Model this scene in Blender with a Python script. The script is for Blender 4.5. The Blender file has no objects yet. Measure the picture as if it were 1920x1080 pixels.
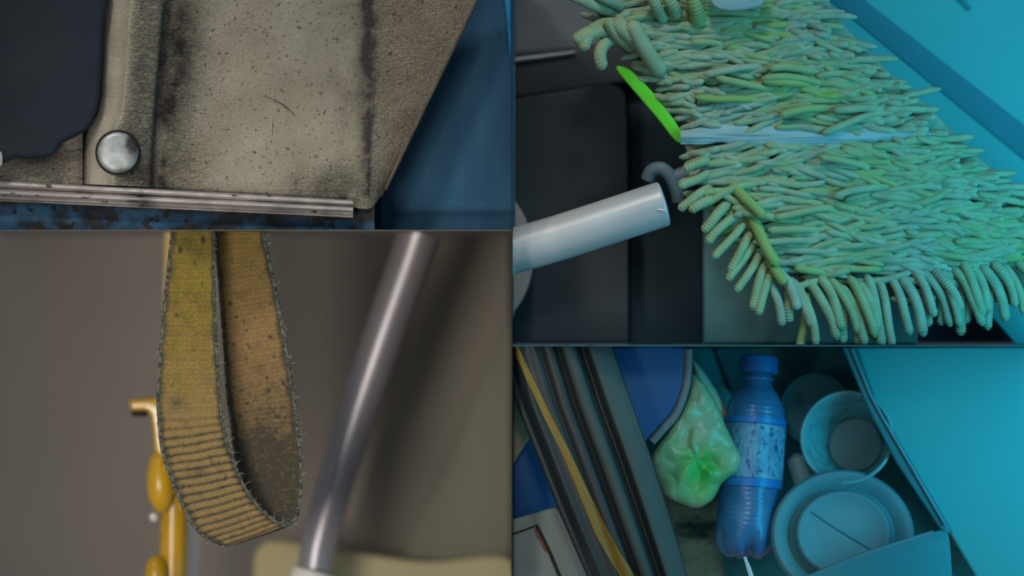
import bpy, bmesh, math, random
from mathutils import Vector, Matrix, noise

# ------------------------------------------------------------------ camera, world, lamps
SC = bpy.context.scene
COL = SC.collection
S = 0.0005                     # metres per unit on the front plane (a unit is half a millimetre)
DIST = 16000                   # camera distance to the front plane, in units

def P(x, y, d=0.0):
    """point at distance d (units) behind the front plane, measured on the 1920x1080 frame"""
    k = (DIST + d) / DIST
    return Vector(((x - 960) * S * k, d * S, ((540 - y) * k + 540) * S))

SC.view_settings.view_transform = 'Standard'
SC.view_settings.look = 'None'
SC.view_settings.gamma = 1
SC.view_settings.use_curve_mapping = False
SC.view_settings.exposure = 0.0

cam = bpy.data.cameras.new('camera')
camo = bpy.data.objects.new('camera', cam); COL.objects.link(camo)
camo.location = (0, -DIST * S, 540 * S)
camo.rotation_euler = (math.pi / 2, 0, 0)
cam.sensor_width = 36
cam.lens = 36 * DIST / 1920
cam.clip_end = 50
cam.dof.use_dof = True
cam.dof.focus_distance = DIST * S + 0.02
cam.dof.aperture_fstop = 1.5
SC.camera = camo

w = bpy.data.worlds.new('world'); SC.world = w; w.use_nodes = True
w.node_tree.nodes['Background'].inputs[0].default_value = (0.80, 0.86, 0.95, 1)
w.node_tree.nodes['Background'].inputs[1].default_value = 0.22

def look(o, target):
    o.rotation_euler = (target - o.location).to_track_quat('-Z', 'Y').to_euler()

def spot(name, loc, target, power, col, angle, blend=0.9, radius=0.12):
    l = bpy.data.lights.new(name, 'SPOT'); o = bpy.data.objects.new(name, l); COL.objects.link(o)
    l.energy = power; l.color = col; l.spot_size = math.radians(angle); l.spot_blend = blend
    l.shadow_soft_size = radius
    o.location = loc; look(o, target); return o

def area(name, loc, target, power, col, sx, sy, spread=180):
    l = bpy.data.lights.new(name, 'AREA'); o = bpy.data.objects.new(name, l); COL.objects.link(o)
    l.energy = power; l.color = col; l.shape = 'RECTANGLE'; l.size = sx; l.size_y = sy
    l.spread = math.radians(spread)
    o.location = loc; look(o, target); return o

# added lights out of view: a spot aimed into each compartment
spot('added_spot_metal', (-0.75, -1.1, 1.35), P(430, 190), 33, (1.0, 0.92, 0.82), 26)
spot('added_spot_strap', (-0.62, -1.5, 0.02), P(500, 800, 300), 62, (1.0, 0.93, 0.84), 27, radius=0.22)
spot('added_spot_mop', (0.05, -0.9, 1.45), P(1170, 250), 30, (1.0, 0.95, 0.86), 23, radius=0.10)
spot('added_spot_bin', (0.0, -1.6, 0.75), P(1200, 850), 18, (0.85, 0.95, 1.0), 18)
area('added_teal_tint', (0.66, -0.34, 0.29), P(1790, 520, 100), 1.72, (0.01, 0.66, 1.0), 0.16, 0.8, 110)  # added unseen light that lays the teal tint over the right side

# ------------------------------------------------------------------ helpers
def lin(c):
    return tuple((v / 255 / 12.92) if v / 255 <= 0.04045 else (((v / 255) + 0.055) / 1.055) ** 2.4 for v in c) + (1,)

def mat(name, c1, c2=None, scale=60, rough=0.55, metal=0.0, bump=0.0, bscale=200, dist=0.0, stretch=(1, 1, 1),
        c3=None, spot_scale=400, spot_size=0.35, dirt_shade=None, bump_shade=None, trans=0.0, ior=1.45, spec=0.5, tint=None,
        ramp=(0.35, 0.65), coat=0.0, alpha=1.0, sss=0.0, bdist=0.0008):
    """procedural surface: c1/c2 blended by noise, c3 fine specks, 'dirt' colour laid on by the dirt attribute"""
    m = bpy.data.materials.new(name); m.use_nodes = True
    nt = m.node_tree; N = nt.nodes; L = nt.links
    b = N['Principled BSDF']
    b.inputs['Roughness'].default_value = rough
    b.inputs['Metallic'].default_value = metal
    b.inputs['IOR'].default_value = ior
    b.inputs['Specular IOR Level'].default_value = spec
    b.inputs['Transmission Weight'].default_value = trans
    b.inputs['Coat Weight'].default_value = coat
    b.inputs['Alpha'].default_value = alpha
    if sss:
        b.inputs['Subsurface Weight'].default_value = sss
        b.inputs['Subsurface Scale'].default_value = 0.01
    tc = N.new('ShaderNodeTexCoord'); mp = N.new('ShaderNodeMapping')
    mp.inputs['Scale'].default_value = stretch
    L.new(tc.outputs['Object'], mp.inputs['Vector'])
    def nz(sc, det=4, di=0.0):
        n = N.new('ShaderNodeTexNoise'); n.inputs['Scale'].default_value = sc
        n.inputs['Detail'].default_value = det; n.inputs['Distortion'].default_value = di
        L.new(mp.outputs[0], n.inputs['Vector']); return n.outputs['Fac']
    def rmp(fac, a, bb, inv=False):
        r = N.new('ShaderNodeMapRange'); r.inputs['From Min'].default_value = a; r.inputs['From Max'].default_value = bb
        if inv: r.inputs['To Min'].default_value = 1; r.inputs['To Max'].default_value = 0
        L.new(fac, r.inputs['Value']); return r.outputs[0]
    def mix(f, a, bb):
        x = N.new('ShaderNodeMix'); x.data_type = 'RGBA'
        if isinstance(f, float): x.inputs[0].default_value = f
        else: L.new(f, x.inputs[0])
        for s, v in ((6, a), (7, bb)):
            if isinstance(v, tuple): x.inputs[s].default_value = v
            else: L.new(v, x.inputs[s])
        return x.outputs[2]
    col = lin(c1)
    if c2: col = mix(rmp(nz(scale, 4, dist), *ramp), col, lin(c2))
    if tint:
        at = N.new('ShaderNodeAttribute'); at.attribute_name = 'tint'
        col = mix(at.outputs['Fac'], col, lin(tint))
    if c3: col = mix(rmp(nz(spot_scale, 2), 1 - spot_size, 1 - spot_size + 0.06), col, lin(c3))
    if dirt_shade:
        at = N.new('ShaderNodeAttribute'); at.attribute_name = 'dirt_shade'
        n = rmp(nz(260, 5, 0.5), 0.25, 0.6)
        mm = N.new('ShaderNodeMath'); mm.operation = 'MULTIPLY_ADD'; mm.use_clamp = True
        L.new(at.outputs['Fac'], mm.inputs[0]); mm.inputs[1].default_value = 0.75
        m2 = N.new('ShaderNodeMath'); m2.operation = 'MULTIPLY'; L.new(at.outputs['Fac'], m2.inputs[0]); L.new(n, m2.inputs[1])
        m3 = N.new('ShaderNodeMath'); m3.operation = 'MULTIPLY'; L.new(m2.outputs[0], m3.inputs[0]); m3.inputs[1].default_value = 0.5
        L.new(m3.outputs[0], mm.inputs[2])
        col = mix(mm.outputs[0], col, lin(dirt_shade))
    if isinstance(col, tuple): b.inputs['Base Color'].default_value = col
    else: L.new(col, b.inputs['Base Color'])
    nrm = None
    if bump:
        bp = N.new('ShaderNodeBump'); bp.inputs['Strength'].default_value = bump; bp.inputs['Distance'].default_value = bdist
        L.new(nz(bscale, 5, dist), bp.inputs['Height']); nrm = bp.outputs[0]
    if bump_shade:
        # leathery wrinkles, only where the wrinkle attribute says so
        at = N.new('ShaderNodeAttribute'); at.attribute_name = 'wrinkle'
        mp2 = N.new('ShaderNodeMapping'); mp2.inputs['Scale'].default_value = bump_shade
        L.new(tc.outputs['Object'], mp2.inputs['Vector'])
        n = N.new('ShaderNodeTexNoise'); n.inputs['Scale'].default_value = 1; n.inputs['Detail'].default_value = 2
        n.inputs['Distortion'].default_value = 1.6
        L.new(mp2.outputs[0], n.inputs['Vector'])
        mu = N.new('ShaderNodeMath'); mu.operation = 'MULTIPLY'; L.new(n.outputs['Fac'], mu.inputs[0]); L.new(at.outputs['Fac'], mu.inputs[1])
        bp = N.new('ShaderNodeBump'); bp.inputs['Strength'].default_value = 1.0; bp.inputs['Distance'].default_value = 0.006
        L.new(mu.outputs[0], bp.inputs['Height'])
        if nrm: L.new(nrm, bp.inputs['Normal'])
        nrm = bp.outputs[0]
        g = rmp(n.outputs['Fac'], 0.36, 0.50, True)  # shade of the wrinkle hollows painted into the base colour
        g2 = N.new('ShaderNodeMath'); g2.operation = 'MULTIPLY'; L.new(g, g2.inputs[0]); L.new(at.outputs['Fac'], g2.inputs[1])
        g3 = N.new('ShaderNodeMath'); g3.operation = 'MULTIPLY'; L.new(g2.outputs[0], g3.inputs[0]); g3.inputs[1].default_value = 0.55
        src = b.inputs['Base Color'].links[0].from_socket
        L.new(mix(g3.outputs[0], src, lin(dirt_shade)), b.inputs['Base Color'])
    if nrm: L.new(nrm, b.inputs['Normal'])
    return m

class MB:
    def __init__(s): s.v = []; s.f = []; s.a = {}
    def add(s, vs, fs, attrs=None):
        b = len(s.v); s.v += [Vector(v) for v in vs]; s.f += [tuple(i + b for i in f) for f in fs]
        for k in set(list(s.a) + list(attrs or {})):
            s.a.setdefault(k, [0.0] * b)
            s.a[k] += list(attrs[k]) if attrs and k in attrs else [0.0] * len(vs)
        return s
    def build(s, name, m, parent=None, smooth=35):
        me = bpy.data.meshes.new(name)
        o = bpy.data.objects.new(name, me); COL.objects.link(o)
        base = Vector((0, 0, 0))
        if parent is not None:
            q = parent
            while q is not None: base += q.location; q = q.parent
            o.parent = parent
        else:
            # origin at the base of the mesh
            xs = [v.x for v in s.v]; ys = [v.y for v in s.v]; zs = [v.z for v in s.v]
            base = Vector(((min(xs) + max(xs)) / 2, (min(ys) + max(ys)) / 2, min(zs)))
            o.location = base
        me.from_pydata([v - base for v in s.v], [], s.f)
        for k, vals in s.a.items():
            at = me.attributes.new(k, 'FLOAT', 'POINT'); at.data.foreach_set('value', vals)
        bm = bmesh.new(); bm.from_mesh(me); bmesh.ops.recalc_face_normals(bm, faces=bm.faces); bm.to_mesh(me); bm.free()
        for p in me.polygons: p.use_smooth = True
        me.set_sharp_from_angle(angle=math.radians(smooth))
        me.materials.append(m)
        return o

def thing(name, label, cat, loc, group=None):
    o = bpy.data.objects.new(name, None); COL.objects.link(o)
    o.empty_display_size = 0.02; o.location = loc
    o['label'] = label; o['category'] = cat
    if group: o['group'] = group
    return o
def tag(o, label, cat, group=None, kind=None):
    o['label'] = label; o['category'] = cat
    if group: o['group'] = group
    if kind: o['kind'] = kind
    return o
def structure(o, label=None):
    o['kind'] = 'structure'
    if label: o['label'] = label
    return o

def interp(tab, t):
    if t <= tab[0][0]: return tab[0][1]
    for (a, va), (b, vb) in zip(tab, tab[1:]):
        if t <= b:
            u = (t - a) / (b - a)
            return va + (vb - va) * u
    return tab[-1][1]

def smoothpts(pts, n=8, closed=True):
    out = []; N = len(pts)
    pts = [Vector(p) for p in pts]
    rng = range(N) if closed else range(N - 1)
    for i in rng:
        if closed: p0, p1, p2, p3 = pts[(i - 1) % N], pts[i], pts[(i + 1) % N], pts[(i + 2) % N]
        else: p0, p1, p2, p3 = pts[max(i - 1, 0)], pts[i], pts[i + 1], pts[min(i + 2, N - 1)]
        for k in range(n):
            t = k / n
            out.append(0.5 * ((2 * p1) + (-p0 + p2) * t + (2 * p0 - 5 * p1 + 4 * p2 - p3) * t * t + (-p0 + 3 * p1 - 3 * p2 + p3) * t ** 3))
    if not closed: out.append(pts[-1])
    return out

def prism(pts, d0, d1, bevel=0, segs=3, mb=None, dback=None):
    """solid with the outline pts (frame units): front at d0, back at d1; d may be a function of (x, y)"""
    mb = mb or MB()
    f0 = d0 if callable(d0) else (lambda x, y: d0)
    f1 = d1 if callable(d1) else (lambda x, y: d1)
    bm = bmesh.new()
    fr = [bm.verts.new(P(p[0], p[1], f0(p[0], p[1]))) for p in pts]
    bk = [bm.verts.new(P(p[0], p[1], f1(p[0], p[1]))) for p in pts]
    ff = bm.faces.new(fr); bm.faces.new(bk[::-1])
    n = len(pts)
    for i in range(n): bm.faces.new((fr[i], bk[i], bk[(i + 1) % n], fr[(i + 1) % n]))
    bmesh.ops.recalc_face_normals(bm, faces=bm.faces)
    if bevel:
        es = [e for e in bm.edges if e.verts[0] in fr and e.verts[1] in fr and ff in e.link_faces]
        bmesh.ops.bevel(bm, geom=es, offset=bevel * S, segments=segs, profile=0.5, affect='EDGES', clamp_overlap=True)
    bm.verts.index_update()
    vs = [v.co.copy() for v in bm.verts]; fs = [[v.index for v in f.verts] for f in bm.faces]
    bm.free(); return mb.add(vs, fs)

def sheet(fn, nu, nv, thick, attr=None, mb=None):
    """solid sheet: fn(u,v) -> Vector; thickness (units) added behind"""
    mb = mb or MB()
    g = [[fn(i / nu, j / nv) for j in range(nv + 1)] for i in range(nu + 1)]
    vs = []; at = {}
    if attr:
        for i in range(nu + 1):
            for j in range(nv + 1):
                for k, v in attr(i / nu, j / nv).items(): at.setdefault(k, []).append(v)
        for k in at: at[k] = at[k] * 2
    for r in g: vs += r
    for i in range(nu + 1):
        for j in range(nv + 1):
            a = g[min(i + 1, nu)][j] - g[max(i - 1, 0)][j]; b = g[i][min(j + 1, nv)] - g[i][max(j - 1, 0)]
            n = a.cross(b)
            n = n.normalized() if n.length > 1e-12 else Vector((0, -1, 0))
            if n.y > 0: n = -n
            vs.append(g[i][j] - n * thick * S)
    W = nv + 1; T = (nu + 1) * W; fs = []
    for i in range(nu):
        for j in range(nv):
            a = i * W + j; fs.append((a, a + 1, a + W + 1, a + W)); fs.append((T + a, T + a + W, T + a + W + 1, T + a + 1))
    for i in range(nu):
        for j in (0, nv):
            a = i * W + j; fs.append((a, a + W, T + a + W, T + a))
    for j in range(nv):
        for i in (0, nu):
            a = i * W + j; fs.append((a, a + 1, T + a + 1, T + a))
    return mb.add(vs, fs, at or None)

def tube(pts, rad, seg=12, mb=None, cap=True, attrs=None, flat=1.0):
    """round bar through world points; rad in units (number, list or function of t)"""
    mb = mb or MB(); n = len(pts); vs = []; fs = []
    up = None
    for i, p in enumerate(pts):
        t = (pts[min(i + 1, n - 1)] - pts[max(i - 1, 0)]).normalized()
        if up is None:
            up = Vector((0, 1, 0)) if abs(t.y) < 0.9 else Vector((0, 0, 1))
        a = (up - t * up.dot(t)).normalized(); up = a; b = t.cross(a)
        r = (rad(i / (n - 1)) if callable(rad) else rad[i] if isinstance(rad, (list, tuple)) else rad) * S
        for k in range(seg):
            th = 2 * math.pi * k / seg
            vs.append(p + a * math.cos(th) * r * flat + b * math.sin(th) * r)
    for i in range(n - 1):
        for k in range(seg):
            fs.append((i * seg + k, i * seg + (k + 1) % seg, (i + 1) * seg + (k + 1) % seg, (i + 1) * seg + k))
    if cap:
        vs += [pts[0], pts[-1]]
        for k in range(seg):
            fs.append((n * seg, (k + 1) % seg, k)); fs.append((n * seg + 1, (n - 1) * seg + k, (n - 1) * seg + (k + 1) % seg))
    at = None
    if attrs: at = {k: [v] * len(vs) for k, v in attrs.items()}
    return mb.add(vs, fs, at)

def lathe(c, axis, prof, seg=64, mb=None, mod=None, sy=1.0):
    """prof: list of (along axis, radius) in units, from centre c (world) along axis (world dir); mod(h, r, th) -> r"""
    mb = mb or MB(); ax = axis.normalized()
    up = Vector((0, 0, 1)) if abs(ax.z) < 0.8 else Vector((0, 1, 0))
    a = (up - ax * up.dot(ax)).normalized(); b = ax.cross(a)
    vs = []; fs = []; n = len(prof)
    for (h, r) in prof:
        for k in range(seg):
            th = 2 * math.pi * k / seg
            hh, rr = (h, r) if mod is None else mod(h, r, th)
            vs.append(c + ax * hh * S + (a * math.cos(th) * sy + b * math.sin(th)) * max(rr, 0.02) * S)
    for i in range(n - 1):
        for k in range(seg):
            fs.append((i * seg + k, i * seg + (k + 1) % seg, (i + 1) * seg + (k + 1) % seg, (i + 1) * seg + k))
    vs += [sum((vs[k] for k in range(seg)), Vector()) / seg, sum((vs[(n - 1) * seg + k] for k in range(seg)), Vector()) / seg]
    for k in range(seg):
        fs.append((n * seg, (k + 1) % seg, k)); fs.append((n * seg + 1, (n - 1) * seg + k, (n - 1) * seg + (k + 1) % seg))
    return mb.add(vs, fs)

def pillow(rows, d, bulge, wr=3.0, freq=0.03, nu=60, nv=50, seed=0, mb=None, flatback=6, pw=0.5):
    """crumpled body: rows of (y, xl, xr); bulges towards the front"""
    mb = mb or MB()
    y0, y1 = rows[0][0], rows[-1][0]
    L_ = [(r[0], r[1]) for r in rows]; R_ = [(r[0], r[2]) for r in rows]
    g = []; gb = []
    for i in range(nu + 1):
        y = y0 + (y1 - y0) * i / nu; xl = interp(L_, y); xr = interp(R_, y)
        e1 = min(1, max(0, 4 * (i / nu) * (1 - i / nu))) ** pw
        a = []; b = []
        for j in range(nv + 1):
            v = j / nv; x = xl + (xr - xl) * v
            e = (max(0, 4 * v * (1 - v)) ** pw) * e1
            n = noise.noise(Vector((x * freq, y * freq, seed))) + 0.6 * abs(noise.noise(Vector((x * freq * 2.3, y * freq * 2.3, seed + 9)))) * 2
            dd = d - bulge * e - wr * n * min(1, e * 2)
            a.append(P(x, y, dd)); b.append(P(x, y, d + flatback * e))
        g.append(a); gb.append(b)
    vs = [p for r in g for p in r] + [p for r in gb for p in r]
    W = nv + 1; T = W * (nu + 1); fs = []
    for i in range(nu):
        for j in range(nv):
            a = i * W + j; fs.append((a, a + 1, a + W + 1, a + W)); fs.append((T + a, T + a + W, T + a + W + 1, T + a + 1))
    for i in range(nu):
        for j in (0, nv): a = i * W + j; fs.append((a, a + W, T + a + W, T + a))
    for j in range(nv):
        for i in (0, nu): a = i * W + j; fs.append((a, a + 1, T + a + 1, T + a))
    return mb.add(vs, fs)

def ell(cx, cy, rx, ry, n=40, a0=0, a1=2 * math.pi):
    return [(cx + rx * math.cos(a0 + (a1 - a0) * i / n), cy + ry * math.sin(a0 + (a1 - a0) * i / n)) for i in range(n)]
def blotch(x, y, cx, cy, rx, ry, soft=1.0):
    q = ((x - cx) / rx) ** 2 + ((y - cy) / ry) ** 2
    return math.exp(-q * soft)
def fbm(x, y, f, s=0.0):
    return noise.fractal(Vector((x * f, y * f, s)), 1.0, 2.0, 4)

rnd = random.Random(7)

# ------------------------------------------------------------------ the setting: a shelf unit of four compartments
m_div = mat('divider_board', (38, 44, 48), (30, 36, 40), 40, rough=0.8)
def board(x0, y0, x1, y1, d0, d1):
    # a straight board: square in space
    mb = MB(); vs = []
    X0, X1 = (x0 - 960) * S, (x1 - 960) * S; Z0, Z1 = (1080 - y0) * S, (1080 - y1) * S
    for y in (d0 * S, d1 * S):
        vs += [Vector((X0, y, Z0)), Vector((X1, y, Z0)), Vector((X1, y, Z1)), Vector((X0, y, Z1))]
    mb.add(vs, [(0, 1, 2, 3), (7, 6, 5, 4), (0, 4, 5, 1), (1, 5, 6, 2), (2, 6, 7, 3), (3, 7, 4, 0)])
    return mb
structure(board(959.4, -60, 960.6, 1090, -60, 1250).build('wall_middle', m_div))
structure(board(-60, 431.6, 959.2, 432.6, -60, 1250).build('trim_1', mat('warm_grey_board', (128, 120, 110), rough=.85)))
structure(board(960.8, 647.6, 1990, 648.6, -70, 700).build('trim_2', mat('dull_teal_board', (54, 104, 110), rough=.8)))

# ================================================================== compartment with the riveted sheet metal
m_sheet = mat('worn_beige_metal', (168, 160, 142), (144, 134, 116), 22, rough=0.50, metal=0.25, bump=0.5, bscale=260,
              c3=(96, 86, 74), spot_scale=290, spot_size=0.36, dirt_shade=(58, 52, 50), bump_shade=(210, 210, 460), ramp=(0.3, 0.7))
m_strip = mat('worn_bracket_metal', (170, 163, 145), (148, 141, 124), 26, rough=0.45, metal=0.3, bump=0.12, bscale=300,
              c3=(90, 80, 70), spot_scale=260, spot_size=0.27, dirt_shade=(62, 58, 55), bump_shade=(170, 170, 420))
m_rim_metal = mat('worn_rim_metal', (100, 93, 83), (80, 74, 68), 60, rough=0.6)
m_rail = mat('scratched_aluminium', (206, 198, 194), (168, 160, 156), 40, rough=0.42, metal=0.3, bump=0.2, bscale=240,
             c3=(70, 60, 58), spot_scale=170, spot_size=0.33, stretch=(0.35, 1, 1), dirt_shade=(30, 32, 36))
m_rivet = mat('rivet_steel', (190, 196, 196), (160, 166, 166), 90, rough=0.4, metal=0.35, bump=0.1, c3=(60, 60, 60), spot_scale=330, spot_size=0.27, dirt_shade=(66, 64, 62))
m_dark = mat('dark_slate_plastic', (52, 56, 64), (44, 48, 57), 14, rough=0.8, spec=.25, bump=0.03)
m_groove = mat('grimy_groove', (34, 30, 28), rough=0.9)
m_blue = mat('blue_painted_panel', (54, 98, 128), (42, 82, 112), 12, rough=0.75, spec=.2, stretch=(3, 1, 0.5), c3=(40, 50, 60), spot_scale=60, spot_size=0.25, bump=0.05, dirt_shade=(16, 22, 32))
m_bluefl = mat('grimy_blue_paint', (46, 102, 140), (24, 42, 58), 34, rough=0.6, bump=0.6, bscale=120, c3=(26, 26, 30), spot_scale=90, spot_size=0.45, ramp=(0.42, 0.6), dirt_shade=(18, 20, 24))
m_bright = mat('bright_blue_edge', (20, 140, 205), rough=0.5)

structure(board(-260, -80, 958.8, 431, 300, 312).build('wall_upper', mat('dark_blue_back', (24, 40, 54), rough=.8)))
# folded sheet panel
def yr_top(x): return 338 + 37 * (x / 662.0)
def panel_bottom(x):
    if x < 655: return yr_top(x) + 12
    return interp([(655, yr_top(655) + 12), (672, 391), (690, 392), (700, 388), (714, 368)], x)
def sheet_xy(u, v):
    # u: 0 left .. 1 right edge, v: 0 top .. 1 bottom
    if u < 0.66:
        t = u / 0.66; xt = 240 + (688 - 240) * t; xb = 240 + (690 - 240) * t
    else:
        t = (u - 0.66) / 0.34; xt = 688 + (906 - 688) * t; xb = 690 + (716 - 690) * t
    yb = panel_bottom(xb)
    y = -25 + (yb + 25) * v
    vv = v ** 1.0
    x = xt + (xb - xt) * vv
    return x, y
def sheet_pt(u, v):
    x, y = sheet_xy(u, v)
    d = 80 - 14 * max(0, min(1, (y - 170) / 170)) ** 2 * min(1, (x - 240) / 100)      # leans out towards the bottom
    d += 1 * math.exp(-((u - 0.668) / 0.030) ** 2)                                     # pressed groove at the fold
    if u > 0.66: d += 34 * ((u - 0.66) / 0.34) ** 1.3
    d += 1.2 * fbm(x, y, 0.012, 3)
    return P(x, y, d)
def sheet_at(u, v):
    x, y = sheet_xy(u, v); n = fbm(x, y, 0.03, 1)
    di = 0.85 * blotch(x, y, 318 + 0.08 * (200 - y), 110, 34, 150) + 0.9 * blotch(x, y, 305, 325, 16, 34) + 0.5 * blotch(x, y, 308, 215, 20, 30)
    di += 0.55 * math.exp(-max(0, panel_bottom(x) - 12 - y) / 9) * (x < 650)
    di += 0.24 * blotch(x, y, 650, 120, 40, 300) + 0.08 * (u > 0.69) * (0.7 + 0.6 * n)
    di += 0.95 * math.exp(-((u - 0.670) / 0.030) ** 2)  # dark band at the fold: shade painted in place of a deep groove
    di += 0.35 * blotch(x, y, 600, 345, 70, 28)
    di *= 0.9 + 0.7 * n
    wr = 0.9 * blotch(x, y, 330, 90, 45, 170) + 0.5 * blotch(x, y, 330, 320, 50, 50) + 0.30 * (u > 0.69) + 0.45 * blotch(x, y, 630, 350, 60, 40) + 0.12
    return {'dirt_shade': max(0, min(1, di)), 'wrinkle': min(1, wr)}
panel = thing('folded_sheet_metal', 'large folded beige sheet metal panel with worn scratched face and slanting edge', 'metal panel', P(480, 392, 90))
sheet(sheet_pt, 230, 120, 6, sheet_at).build('sheet', m_sheet, panel)
tube([sheet_pt(1.0, v / 60) + Vector((0.0, 0.0, 0)) for v in range(0, 59)], 3.6, 8).build('folded_rim', m_rim_metal, panel)
# long scratches
sc_ = MB()
def scratch(pts, r=0.55, d=76.5):
    q = [Vector((a, b, 0)) for a, b in pts]; q = smoothpts(q, 6, False)
    tube([P(a.x, a.y, d) for a in q], lambda t: r * (0.3 + math.sin(math.pi * t)), 5, sc_)
scratch([(496, 180), (520, 190), (540, 204), (557, 220)])
scratch([(512, 215), (511, 260), (513, 290)], 0.3)
sc_.build('scratch', m_groove, panel)

# bracket strip with its rivet
XL = [(-25, 198), (0, 197), (120, 192), (180, 189), (215, 181), (238, 166), (255, 160), (300, 157), (347, 156)]
XR = [(-25, 312), (0, 309), (60, 302), (130, 297), (200, 290), (260, 286), (352, 283)]
def br_pt(u, v):
    y = -25 + 370 * v + (6 * u) * v
    xl = interp(XL, y); xr = interp(XR, y); x = xl + (xr - xl) * u
    d = 44 + 10 * math.exp(-u / 0.05) + 2.0 * u + 6 * math.exp(-(1 - u) / 0.03) - 5 * math.exp(-((u - 0.33) / 0.25) ** 2)
    d += 0.9 * fbm(x, y, 0.02, 8)
    return P(x, y, d)
def br_at(u, v):
    y = -25 + 370 * v; x = interp(XL, y) + (interp(XR, y) - interp(XL, y)) * u
    n = fbm(x, y, 0.04, 2)
    di = 0.20 * math.exp(-((u - 0.72) / 0.2) ** 2) * (0.8 + n) + 0.8 * math.exp(-(1 - u) / 0.05) + 0.5 * blotch(x, y, 262, 325, 26, 26) + 1.3 * math.exp(-u / 0.03) + 0.35 * blotch(x, y, 221, 285, 50, 50)  # darker along both edges and round the rivet
    return {'dirt_shade': max(0, min(1, di)), 'wrinkle': min(1, 0.06 + 1.0 * max(0, min(1, (u - 0.42) / 0.2)))}
br = thing('metal_bracket', 'narrow vertical metal strip overlapping the beige panel, fixed by one round rivet', 'bracket', P(220, 350, 60))
sheet(br_pt, 60, 160, 6, br_at).build('strip', m_strip, br)
c = P(221, 286, 38)
lathe(c, Vector((0, 1, 0)), [(-2, 0.1), (-2, 41), (0, 42.5), (4, 42.5)], 48).build('washer', m_groove, br)
rb = lathe(c, Vector((0, 1, 0)), [(-8, 0.1), (-7.9, 12), (-7.6, 24), (-7, 32), (-5.5, 36.5), (-3, 38.5), (1, 39), (2, 39)], 96)
dv = []
for v in rb.v:
    x = v.x / S + 960; y = 540 - (v.z / S - 540)
    dv.append(max(0, min(1, 1.3 * blotch(x, y, 248, 270, 18, 34, 1.8) + 0.5 * blotch(x, y, 228, 318, 14, 6) + 0.25 * fbm(x, y, .06, 3))))
rb.a['dirt_shade'] = dv
rb.build('rivet', m_rivet, br)

# lower left plate, dark cover and small clip
def lp_pt(u, v):
    x = -30 + 185 * u; yt = interp([(-30, 270), (60, 262), (110, 240), (156, 225)], x); yb = yr_top(x) + 8
    y = yt + (yb - yt) * v
    return P(x, y, 66 - 14 * v * v + 1.0 * fbm(x, y, 0.03, 4))
def lp_at(u, v):
    x = -30 + 185 * u; y = interp([(0, 265), (1, 345)], v)
    return {'dirt_shade': max(0, min(1, 0.7 * blotch(x, y, 75, 302, 45, 9) + 0.3 * (u > 0.95) + .6 * blotch(x, y, 105, 338, 12, 8) + 0.6 * math.exp(-u / 0.17))), 'wrinkle': 0.5 if v > .4 else 0.2}
tag(sheet(lp_pt, 80, 50, 5, lp_at).build('metal_plate', m_sheet), 'small crinkled beige plate under the dark cover, left of the rivet', 'metal plate')
cov = smoothpts([Vector((a, b, 0)) for a, b in [(-40, -40), (60, -40), (194, -40), (192, 60), (190, 120), (187, 180), (179, 214), (163, 243), (138, 258), (114, 270), (106, 286), (84, 296), (30, 297), (-40, 292)]], 5)
tag(prism([(p.x, p.y) for p in cov], 8, 40, 22, 8).build('plastic_cover', m_dark), 'dark slate smooth cover in the upper left corner beside the metal strip', 'cover')
tag(prism([(-20, 284), (3, 284), (5, 292), (5, 308), (2, 312), (-20, 312)], -8, 6, 2).build('metal_clip', m_rail), 'small bright metal clip below the dark cover at far left', 'clip')

# aluminium rail: ribbed section swept along
prof = [(0, 14), (0.02, 4), (0.08, 0), (0.22, -2), (0.33, 1), (0.38, 6), (0.43, 2), (0.52, -3), (0.66, -4), (0.76, 0), (0.82, 5), (0.88, 3), (0.95, 5), (1.0, 16)]
def rail_pt(u, v):
    x = -40 + 702 * u; top = yr_top(x); h = 38 - 8 * (x / 662)
    q = interp(prof, v)
    return P(x, top + h * v, 36 + q + 0.5 * fbm(x, v * 40, 0.05, 5))
def rail_at(u, v):
    x = -40 + 702 * u
    return {'dirt_shade': max(0, min(1, 0.5 * blotch(x, v * 35, 268, 20, 30, 14) + 0.5 * math.exp(-((v - .38) / .05) ** 2) + 0.6 * max(0, (v - .85) / .15) + 0.35 * fbm(x, v * 60, 0.02, 5)))}
tag(sheet(rail_pt, 180, 40, 10, rail_at).build('trim_rail', m_rail), 'ribbed aluminium rail running under the beige metal panel', 'rail')

# blue painted parts
def bf_pt(u, v):
    x = -40 + 742 * u; y = 352 + 78.5 * v
    return P(x, y, 86 - 14 * v + 2.5 * fbm(x, y, 0.02, 6))
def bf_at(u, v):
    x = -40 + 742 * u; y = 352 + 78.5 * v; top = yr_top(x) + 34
    return {'dirt_shade': max(0, min(1, 1.1 * math.exp(-max(0, y - top) / 10) + 0.35 * fbm(x, y, 0.02, 9)))}
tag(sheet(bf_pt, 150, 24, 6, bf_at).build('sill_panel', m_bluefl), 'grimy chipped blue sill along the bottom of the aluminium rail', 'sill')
bs = thing('side_panel', 'plain dark blue painted side panel right of the slanting metal edge', 'panel', P(830, 430, 230))
def bs_pt(u, v):
    x = 560 + 402 * u; y = -30 + 461 * v
    d = 250 - 30 * u + 12 * math.exp(-((u - 0.365) / 0.012) ** 2) * (u > 0)
    if 0.885 < v < 0.945: d -= 5 * math.sin(math.pi * (v - .885) / .06) * (u > 0.44)
    return P(min(x, 958.5), y, d)
sheet(bs_pt, 160, 90, 8).build('board', m_blue, bs)
prism([(944, -30), (958.5, -30), (958.5, 120), (953, 70)], 196, 214, 1).build('edge_strip', m_bright, bs)

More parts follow.
